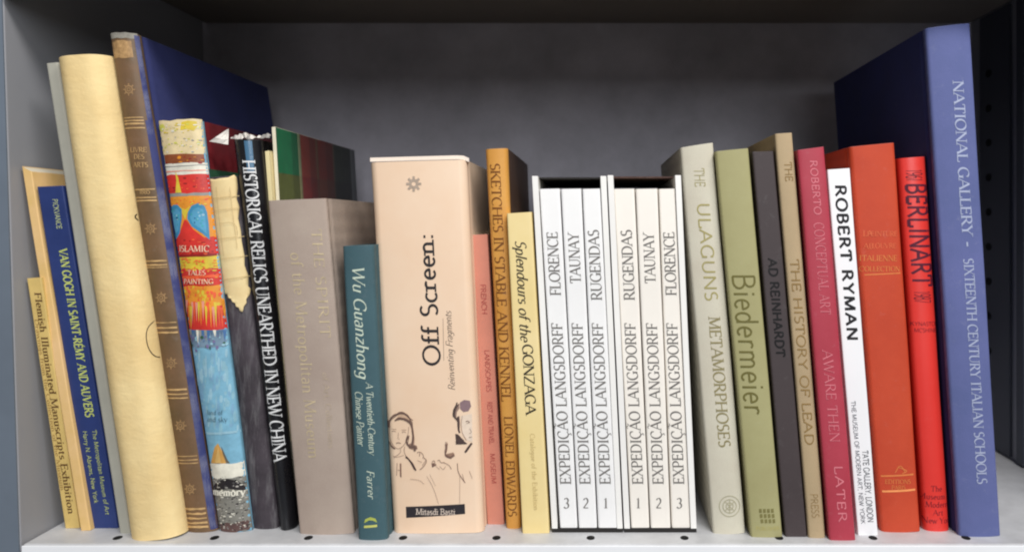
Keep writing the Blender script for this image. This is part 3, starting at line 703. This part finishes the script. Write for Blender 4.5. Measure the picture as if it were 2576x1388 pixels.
# drawing (hair, faces, hands) in pen strokes
pen, penl = ink((52, 40, 42)), ink((112, 88, 78))
random.seed(21)
def Q(L): return [(959.3 + x * .2464, 972.7 + y * .2464) for x, y in L]
def jit(L, a): return [(x + random.uniform(-a, a), y + random.uniform(-a, a)) for x, y in L]
hair, hair2, face, dark = [], [], [], []
tone = lambda c: ink(c)
fills = [([(300, 385), (325, 390), (346, 520), (342, 595), (312, 585), (322, 500)], (184, 150, 128)), ([(270, 585), (300, 568), (368, 592), (376, 626), (340, 638), (288, 622)], (150, 120, 104)),
         ([(150, 330), (190, 262), (250, 268), (312, 330), (322, 385), (290, 345), (230, 322), (185, 318)], (206, 172, 144)), ([(85, 555), (100, 590), (150, 628), (128, 632), (92, 602)], (130, 96, 90)),
         ([(805, 155), (848, 128), (905, 138), (918, 196), (890, 244), (840, 252), (806, 218)], (134, 110, 114)), ([(745, 240), (770, 180), (800, 165), (800, 215), (775, 250), (770, 300), (742, 300)], (150, 124, 112)),
         ([(776, 300), (800, 290), (806, 370), (800, 460), (782, 440)], (112, 90, 82)), ([(815, 292), (925, 268), (932, 556), (882, 545), (832, 470)], (228, 208, 188)),
         ([(758, 472), (788, 478), (842, 545), (882, 574), (768, 576)], (66, 52, 50)), ([(914, 566), (930, 580), (872, 664), (848, 656)], (74, 58, 56)),
         ([(650, 680), (700, 700), (740, 660), (752, 690), (715, 728), (660, 705)], (160, 128, 108)), ([(250, 700), (268, 702), (330, 770), (364, 838), (338, 838), (300, 765)], (120, 92, 82)),
         ([(516, 770), (550, 768), (552, 796), (524, 815)], (120, 92, 82)), ([(190, 775), (208, 775), (210, 915), (192, 905)], (160, 128, 108))]
b.polys('drawn_tone', [(Q(o), tone(c), k % 3) for k, (o, c) in enumerate(fills)])
for k in range(9): hair2.append((Q(jit([(75, 400), (95, 330), (150, 275), (215, 250), (275, 290), (315, 340)], 16)), random.uniform(1, 2)))
for k in range(8): hair.append((Q(jit([(150, 335), (185, 315), (230, 320), (290, 345), (310, 380)], 12)), random.uniform(1.2, 2.4)))
for k in range(9): hair.append((Q(jit([(310, 360), (328, 430), (330, 510), (318, 590)], 11)), random.uniform(1.2, 2.4)))
for k in range(7): hair.append((Q(jit([(280, 500), (262, 560), (300, 610), (365, 600), (350, 640)], 13)), random.uniform(1.3, 2.6)))
for k in range(4): hair.append((Q(jit([(70, 340), (66, 380), (78, 410)], 6)), 2))
for k in range(3): hair.append((Q(jit([(80, 560), (100, 600), (145, 630)], 6)), 2.2))
b.strokes('drawn_hair', hair2 + hair, penl, .0004)
face += [(Q([(92, 400), (82, 480), (100, 560), (150, 622), (200, 625), (250, 570), (280, 480), (285, 400)]), 1.0), (Q([(112, 450), (135, 443), (152, 453)]), 1.2), (Q([(215, 456), (237, 448), (255, 458)]), 1.2), (Q([(108, 425), (158, 428)]), .9), (Q([(212, 432), (262, 432)]), .9),
         (Q([(180, 460), (172, 520), (188, 530)]), .9), (Q([(155, 568), (180, 560), (205, 570)]), 1.6), (Q([(200, 625), (205, 665), (130, 715)]), 1), (Q([(245, 600), (235, 650), (260, 700)]), 1.2), (Q([(120, 700), (160, 715), (235, 690)]), .8),
         (Q([(165, 770), (160, 900)]), 1.2), (Q([(205, 775), (206, 915)]), 2.2), (Q([(172, 840), (204, 850)]), 1.2), (Q([(370, 660), (405, 650), (440, 690), (430, 720)]), 1.4), (Q([(395, 700), (400, 660)]), 1.4), (Q([(440, 710), (475, 745), (440, 800), (400, 835)]), 1.6), (Q([(375, 740), (420, 760)]), 1),
         (Q([(460, 740), (425, 790)]), 1), (Q([(520, 760), (545, 735), (555, 770)]), 1.4), (Q([(580, 745), (600, 730), (610, 765), (650, 760)]), 1.4), (Q([(640, 760), (700, 790), (720, 830)]), 1.3), (Q([(600, 800), (640, 840), (660, 800)]), .9), (Q([(565, 800), (600, 830)]), .9),
         (Q([(470, 900), (540, 1020), (590, 1180)]), .8), (Q([(500, 880), (560, 1000)]), .6), (Q([(300, 930), (400, 940), (440, 980)]), .8), (Q([(805, 900), (805, 1180)]), .7), (Q([(780, 770), (785, 860), (830, 930), (860, 970)]), 1.8), (Q([(830, 880), (850, 960)]), .9), (Q([(900, 850), (930, 930)]), .9),
         (Q([(830, 290), (815, 380), (830, 470), (870, 540)]), .9), (Q([(865, 350), (885, 340), (905, 358)]), 1.6), (Q([(870, 365), (900, 362)]), 1), (Q([(905, 420), (925, 460), (900, 470)]), .9), (Q([(895, 510), (925, 505)]), 1.2)]
for k in range(7): face.append((Q(jit([(670, 560), (665, 640), (650, 690), (710, 715), (745, 680)], 16)), random.uniform(.9, 1.8)))
for k in range(5): face.append((Q(jit([(535, 770), (530, 800), (560, 785)], 9)), 1.8))
for k in range(6): dark.append((Q(jit([(255, 705), (300, 745), (325, 790), (355, 840)], 7)), random.uniform(1, 2)))
for k in range(9): dark.append((Q(jit([(785, 160), (745, 230), (740, 290), (790, 330)], 16)), random.uniform(1, 2)))
for k in range(6): dark.append((Q(jit([(790, 310), (785, 390), (800, 460)], 8)), random.uniform(1.4, 2.4)))
for k in range(14):
    t_ = k / 13; dark.append((Q(jit([(765, 475 + 100 * t_), (800 + 70 * t_, 490 + 85 * t_)], 4)), 2.2))
for k in range(6): dark.append((Q(jit([(925, 572), (890, 610), (858, 660)], 5)), 2.4))
b.ink2 = ink((78, 62, 58)); b.strokes('drawn_figures', face, ink((124, 96, 84)), .0004, more=dark)
# pale head lip above the spine
lip = [(931, 401), (1150, 395), (1166, 396), (1180, 402)]
v = [at(x, y + 6, b.r + .004) for x, y in lip] + [at(x, y - 4, b.r + .004) for x, y in lip] + [at(x, y - 4, b.r + .06) for x, y in lip] + [at(x, y + 6, b.r + .06) for x, y in lip]
f = []
for i in range(3):
    f += [(i, i + 1, 5 + i, 4 + i), (4 + i, 5 + i, 9 + i, 8 + i), (i + 1, i, 12 + i, 13 + i)]
mesh_from('head_lip', v, f, mat('lip_white', (236, 222, 208), .5, .05), b.root)
# ------------------------------------------------------------------ pink, orange, yellow
b = Book('paperback_book', 'narrow salmon pink paperback with dark red small print right of the peach volume', (1186, 591), (1226, 589), (1269, 1318), (1226, 1318), rr(1318), .18,
         mat('salmon_card', (200, 130, 110), .5, .14, 16, .1, scuff=0.16), er=.001, board=.0006, square=.0004, hinge=False)
pk = ink((158, 66, 62))
b.text('FRENCH', 'sans', pk, 715, 790, .55, 13, name='author'); b.text('LANDSCAPES', 'sans', pk, 880, 985, .55, 12)
b.text('REST AND TRAVEL', 'sans', pk, 1010, 1115, .55, 12); b.text('MUSEUM', 'sans', pk, 1140, 1215, .55, 12, name='publisher')
b = Book('hardcover_book', 'tall ochre orange book with brown serif capitals and a dark brown cover side', (1221, 376), (1277, 373), (1311, 1327), (1273, 1327), rr(1327), .19,
         mat('ochre_cloth', (208, 154, 76), .55, .14, 16, .2, 700, tint=(194, 132, 54), scuff=0.16), bulge=.002, er=.003, boards_m=mat('brown_side', (74, 52, 40), .6, .25, 20, .1))
b.text('SKETCHES IN STABLE AND KENNEL', 'serif', ink((120, 72, 26)), 412, 1008, .42, 24, track=.03)
b.text('LIONEL EDWARDS', 'serif', ink((120, 72, 26)), 1046, 1296, .48, 21, name='author', track=.05)
b = Book('paperback_book', 'pale yellow book with black italic title, standing against the first white slipcase', (1275, 537), (1337, 533), (1382, 1340), (1314, 1341), rr(1340.5), .18,
         mat('pale_yellow', (230, 210, 156), .5, .07, 14, .08, tint=(226, 202, 138), scuff=0.16), er=.0012, board=.0008, square=.0005, hinge=False)
b.text('Splendours of the', 'italic', ink((40, 34, 28)), 604, 858, .5, 27, track=.0)
b.text('GONZAGA', 'serif', ink((40, 34, 28)), 866, 1042, .55, 26, track=.0)
b.text('Catalogue of the Exhibition', 'light', ink((184, 160, 104)), 1090, 1282, .56, 12, name='subtitle')

# ------------------------------------------------------------------ slipcases with three volumes each
def slipcase(label, xs_t, xs_b, yt, r, vols, wcol):
    (xl, xr), (bl, br) = xs_t, xs_b
    TLp, TRp, BLp, BRp = at(xl, yt, r), at(xr, yt, r), at(bl, 1339, r), at(br, 1339, r)
    dep = .20; y0 = TLp.y
    c = (BLp + BRp) / 2; root = thing('slipcase', Vector((c.x, y0 + dep / 2, BLp.z)), label, 'slipcase', 'white slipcases in the middle of the row')
    def q(u, v, y):
        p = BLp.lerp(BRp, u).lerp(TLp.lerp(TRp, u), v); return Vector((p.x, y, p.z))
    w = (TRp - TLp).length; h = TLp.z - BLp.z
    tu = .0046 / w; bv = .0040 / h
    def slab(name, u0, u1, v0, v1, ya, yb, m):
        k = [(u0, ya), (u1, ya), (u1, yb), (u0, yb)]
        return prism(name, [q(u, v0, y) for u, y in k] + [q(u, v1, y) for u, y in k], m, root, .0003)
    slab('side_panel', 0, tu, bv * .8, 1, y0, y0 + dep, wcol); slab('side_panel', 1 - tu, 1, bv * .8, 1, y0, y0 + dep, wcol)
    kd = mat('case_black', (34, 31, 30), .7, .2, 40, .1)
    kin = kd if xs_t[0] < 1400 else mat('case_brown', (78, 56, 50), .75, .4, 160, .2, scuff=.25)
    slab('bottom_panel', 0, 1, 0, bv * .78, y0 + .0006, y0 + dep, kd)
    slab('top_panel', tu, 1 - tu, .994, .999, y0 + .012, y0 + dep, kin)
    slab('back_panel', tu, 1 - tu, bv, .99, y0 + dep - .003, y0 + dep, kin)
    for (t0, t1, b0, b1, name, num, lab2) in vols:
        v = Book('paperback_book', lab2, (t0 + 1, 475.5), (t1 - 1, 474.5), (b1 - 1, 1326.2), (b0 + 1, 1326.4), r + .002 + random.uniform(-.0012, .0012), .19,
                 mat('white_card' if xs_t[0] < 1400 else 'ivory_card', (237, 236, 235) if xs_t[0] < 1400 else (238, 232, 223), .5, .06, 14, .1, spec=.35, scuff=.06), er=.0014, board=.0006, square=.0004, hinge=False,
                 group='white numbered volumes in the two slipcases', wob=.0002)
        k = ink((112, 108, 104))
        v.text('EXPEDI\u00c7\u00c3O LANGSDORFF', 'serif', k, 1216, 812, .47, 27, up=True, track=.07)
        yy = {'FLORENCE': (742, 583), 'TAUNAY': (712, 586), 'RUGENDAS': (754, 578)}[name]
        v.text(name, 'serif', k, yy[0], yy[1], .5, 27, up=True, name='author', track=.04)
        xc = b0 + (b1 - b0) * .45 - (1326 - 1270) * (b0 - t0) / 850
        v.text(num, 'serif', k, 1277, 0, xc, 25, across=True, name='numeral')
slipcase('white slipcase left of its twin, beside the pale yellow book', (1338, 1525), (1389, 1567), 443, rr(1339),
         [(1356, 1409, 1408, 1454, 'FLORENCE', '3', 'white volume numbered 3 nearest the pale yellow book, in the left slipcase'),
          (1410, 1463, 1455, 1503, 'TAUNAY', '2', 'middle white volume numbered 2 in the left slipcase'),
          (1464, 1511, 1504, 1555, 'RUGENDAS', '1', 'white volume numbered 1 in the left slipcase, nearest the black gap')],
         mat('case_white', (236, 234, 230), .5, .05, 12, .06))
slipcase('white slipcase right of its twin, beside the sage grey book', (1528, 1713), (1571, 1753), 441, rr(1339),
         [(1543, 1597, 1587, 1635, 'RUGENDAS', '1', 'white volume numbered 1 in the right slipcase, nearest the black gap'),
          (1598, 1655, 1636, 1688, 'TAUNAY', '2', 'middle white volume numbered 2 in the right slipcase'),
          (1656, 1699, 1689, 1738, 'FLORENCE', '3', 'white volume numbered 3 nearest the sage grey book, in the right slipcase')],
         MATS['case_white'])

# ------------------------------------------------------------------ right group
b = Book('hardcover_book', 'sage grey cloth hardback with gold capitals and a ringed emblem at its foot', (1711, 372), (1794, 359), (1875, 1339), (1793, 1341), rr(1340), .2,
         mat('sage_cloth', (206, 202, 184), .7, .06, 18, .25, 800, weave=420, tint=(198, 190, 172), scuff=0.16), bulge=.002, er=.002)
g1 = ink((160, 150, 98))
b.text('THE', 'thin', g1, 424, 470, .5, 26); b.text('ULAGUNS', 'sans', g1, 510, 756, .55, 31, track=.08)
b.text('METAMORPHOSES', 'serif', ink((140, 130, 92)), 796, 1122, .58, 29, track=.05)
b.strokes('emblem', [ring(1834, 1270, 26, 2), ring(1834, 1270, 17, 2), ring(1834, 1270, 9, 2), ([(1834, 1252), (1834, 1288)], 2), ([(1822, 1258), (1846, 1282)], 1.6), ([(1846, 1258), (1822, 1282)], 1.6)], ink((168, 162, 134)))
b = Book('hardcover_book', 'olive green hardback with one large thin lowercase title down the spine', (1799, 381), (1883, 373), (1969, 1349), (1889, 1350), rr(1349.5), .2,
         mat('olive_cloth', (162, 158, 114), .6, .08, 16, .15, 800, tint=(154, 148, 104), scuff=0.16), bulge=.0012, er=.002)
b.text('Biedermeier', 'regular', ink((104, 98, 50)), 688, 1040, .5, 56, track=.05)
pl = []
for i in range(4):
    for k in range(3): pl.append(([(1908 + i * 10 + k * 2, 1278 + k * 13), (1915 + i * 10 + k * 2, 1277 + k * 13), (1916 + i * 10 + k * 2, 1287 + k * 13), (1909 + i * 10 + k * 2, 1288 + k * 13)], ink((120, 114, 68)), 0))
b.polys('emblem', pl)
b.text('PUBLISHER', 'thin', ink((184, 172, 96)), 1331, 0, 1931, 9, across=True, name='publisher')
b = Book('hardcover_book', 'dark charcoal book with black sans capitals, between the olive and the tan books', (1892, 382), (1946, 380), (2031, 1349), (1976, 1350), rr(1349.5), .19,
         mat('charcoal_cloth', (66, 57, 58), .6, .12, 18, .15, scuff=0.16), er=.0015)
b.text('AD REINHARDT', 'heavy', ink((16, 14, 16)), 650, 896, .5, 22, track=.1)
b = Book('hardcover_book', 'narrow tan hardback with faint gold lettering, tallest of the slim ones', (1949, 337), (1993, 334), (2076, 1351), (2034, 1352), rr(1351.5), .2,
         mat('tan_cloth', (178, 156, 122), .65, .1, 20, .2, weave=420, scuff=0.16), bulge=.001, er=.0015)
tg = ink((140, 112, 66))
b.text('THE', 'sans', tg, 408, 456, .6, 19); b.text('THE HISTORY OF LEAD', 'sans', tg, 652, 1118, .5, 22, track=.05)
b.text('PRESS', 'thin', tg, 1240, 1300, .5, 18, name='publisher')
b = Book('hardcover_book', 'crimson paperback sized book with pale pink capitals down the spine', (2005, 378), (2073, 369), (2153, 1357), (2087, 1358), rr(1357.5), .18,
         mat('crimson_cloth', (172, 60, 76), .5, .1, 18, .15, tint=(162, 52, 66), scuff=0.16), bulge=.001, er=.0015)
pi = ink((214, 122, 132))
b.text('ROBERTO', 'sans', pi, 404, 540, .55, 18, track=.12); b.text('CONCEPTUAL ART', 'light', pi, 560, 790, .55, 25, track=.1)
b.text('AWARE THEN', 'light', pi, 880, 1110, .5, 25, track=.08); b.text('LATER', 'sans', pi, 1170, 1310, .55, 21, name='publisher', track=.16)
b = Book('paperback_book', 'thin white paperback with bold black capitals and two lines of small print', (2081, 427), (2138, 423), (2209, 1345), (2159, 1346), rr(1345.5), .18,
         mat('white_gloss', (236, 236, 238), .4, .03, 12, .04), er=.001, board=.0006, square=.0004, hinge=False)
bk = ink((30, 28, 32))
b.text('ROBERT RYMAN', 'heavy', bk, 466, 855, .52, 27, track=.16)
b.text('THE MUSEUM OF MODERN ART, NEW YORK', 'sans', ink((84, 84, 92)), 1008, 1316, .3, 11, name='publisher')
b.text('TATE GALLERY, LONDON', 'sans', ink((54, 54, 62)), 1132, 1312, .68, 15, name='publisher')
b = Book('hardcover_book', 'orange red cloth hardback with a gold title block and gold lines near its foot', (2136, 370), (2251, 359), (2317, 1335), (2217, 1337), rr(1336), .21,
         mat('vermilion_cloth', (194, 72, 42), .6, .1, 16, .25, 800, weave=420, tint=(184, 62, 34), scuff=0.16), bulge=.002, er=.003)
gi = ink((212, 122, 66)); gi2 = ink((216, 104, 66))
def sx(y): return 2136 + (y - 370) / 966 * 81 + 58 - (y - 370) / 966 * 6
for s, y, z, dx in (('LA', 594, 17, -26), ('PEINTURE', 594, 15, 20), ('AU', 626, 17, -26), ('LOUVRE', 624, 15, 22), ('ITALIENNE', 656, 17, 2), ('COLLECTION', 682, 15, 4)):
    b.text(s, 'serif', gi if y > 630 else gi2, y, 0, sx(y) + dx * .8 - 9, z * .84, across=True)
b.polys('gilt_line', [(band(b, 690, 693, .1, .92), gi, 0), (band(b, 1194, 1198, .1, .9), gi, 0), (band(b, 1232, 1237, .1, .92), ink((236, 150, 90)), 0)])
b.strokes('emblem', [([(2250, 1186), (2262, 1164), (2276, 1186)], 2), ([(2256, 1172), (2284, 1182), (2268, 1188)], 2)], gi)
b.text('EDITIONS', 'serif', gi, 1214, 0, sx(1214) - 2, 11, across=True, name='publisher'); b.text('PARIS', 'serif', gi, 1228, 0, sx(1228) - 2, 10, across=True, name='publisher')
b = Book('hardcover_book', 'bright red glossy book with tall dark condensed capitals, next to the big blue volume', (2259, 399), (2329, 394), (2389, 1332), (2325, 1333), rr(1332.5), .2,
         mat('scarlet_gloss', (218, 54, 46), .35, .06, 14, .03, spec=.5, scuff=0.08), bulge=.003, er=.003)
nv = ink((92, 20, 40))
b.text('1961', 'thin', nv, 428, 456, .5, 40, track=.02, name='date'); b.text('BERLINART', 'medium', ink((84, 22, 44)), 462, 718, .55, 50, track=.08)
b.text('1987', 'thin', nv, 732, 760, .5, 40, track=.02, name='date')
for s, y in (('KYNASTON', 818), ('MCSHINE', 834)): b.text(s, 'thin', nv, y, 0, 2259 + (y - 399) / 934 * 66 + 36, 10, across=True, name='author')
for s, y in (('The', 1232), ('Museum of', 1252), ('Modern', 1272), ('Art', 1292), ('New York', 1312)): b.text(s, 'light', nv, y, 0, 2259 + (y - 399) / 934 * 66 + 34, 14, across=True, name='publisher')
b = Book('hardcover_book', 'tallest book, faded blue cloth with silver capitals, standing at the right end', (2328, 72), (2441, 59), (2518, 1346), (2413, 1348), rr(1347), .25,
         mat('faded_blue_cloth', (95, 102, 152), .75, .12, 20, .35, 700, weave=420, tint=(86, 96, 144), scuff=.32), bulge=.002, er=.0022, boards_m=mat('deep_blue_cloth', (46, 54, 110), .75, .18, 20, .3, 700, scuff=.1))
si = ink((164, 172, 198), fade=.3)
b.text('NATIONAL GALLERY', 'serif', si, 205, 592, .62, 27, track=.03); b.text('\u00b7', 'bold', si, 604, 624, .6, 30)
b.text('SIXTEENTH CENTURY ITALIAN SCHOOLS', 'serif', si, 650, 1214, .6, 25, track=.03)
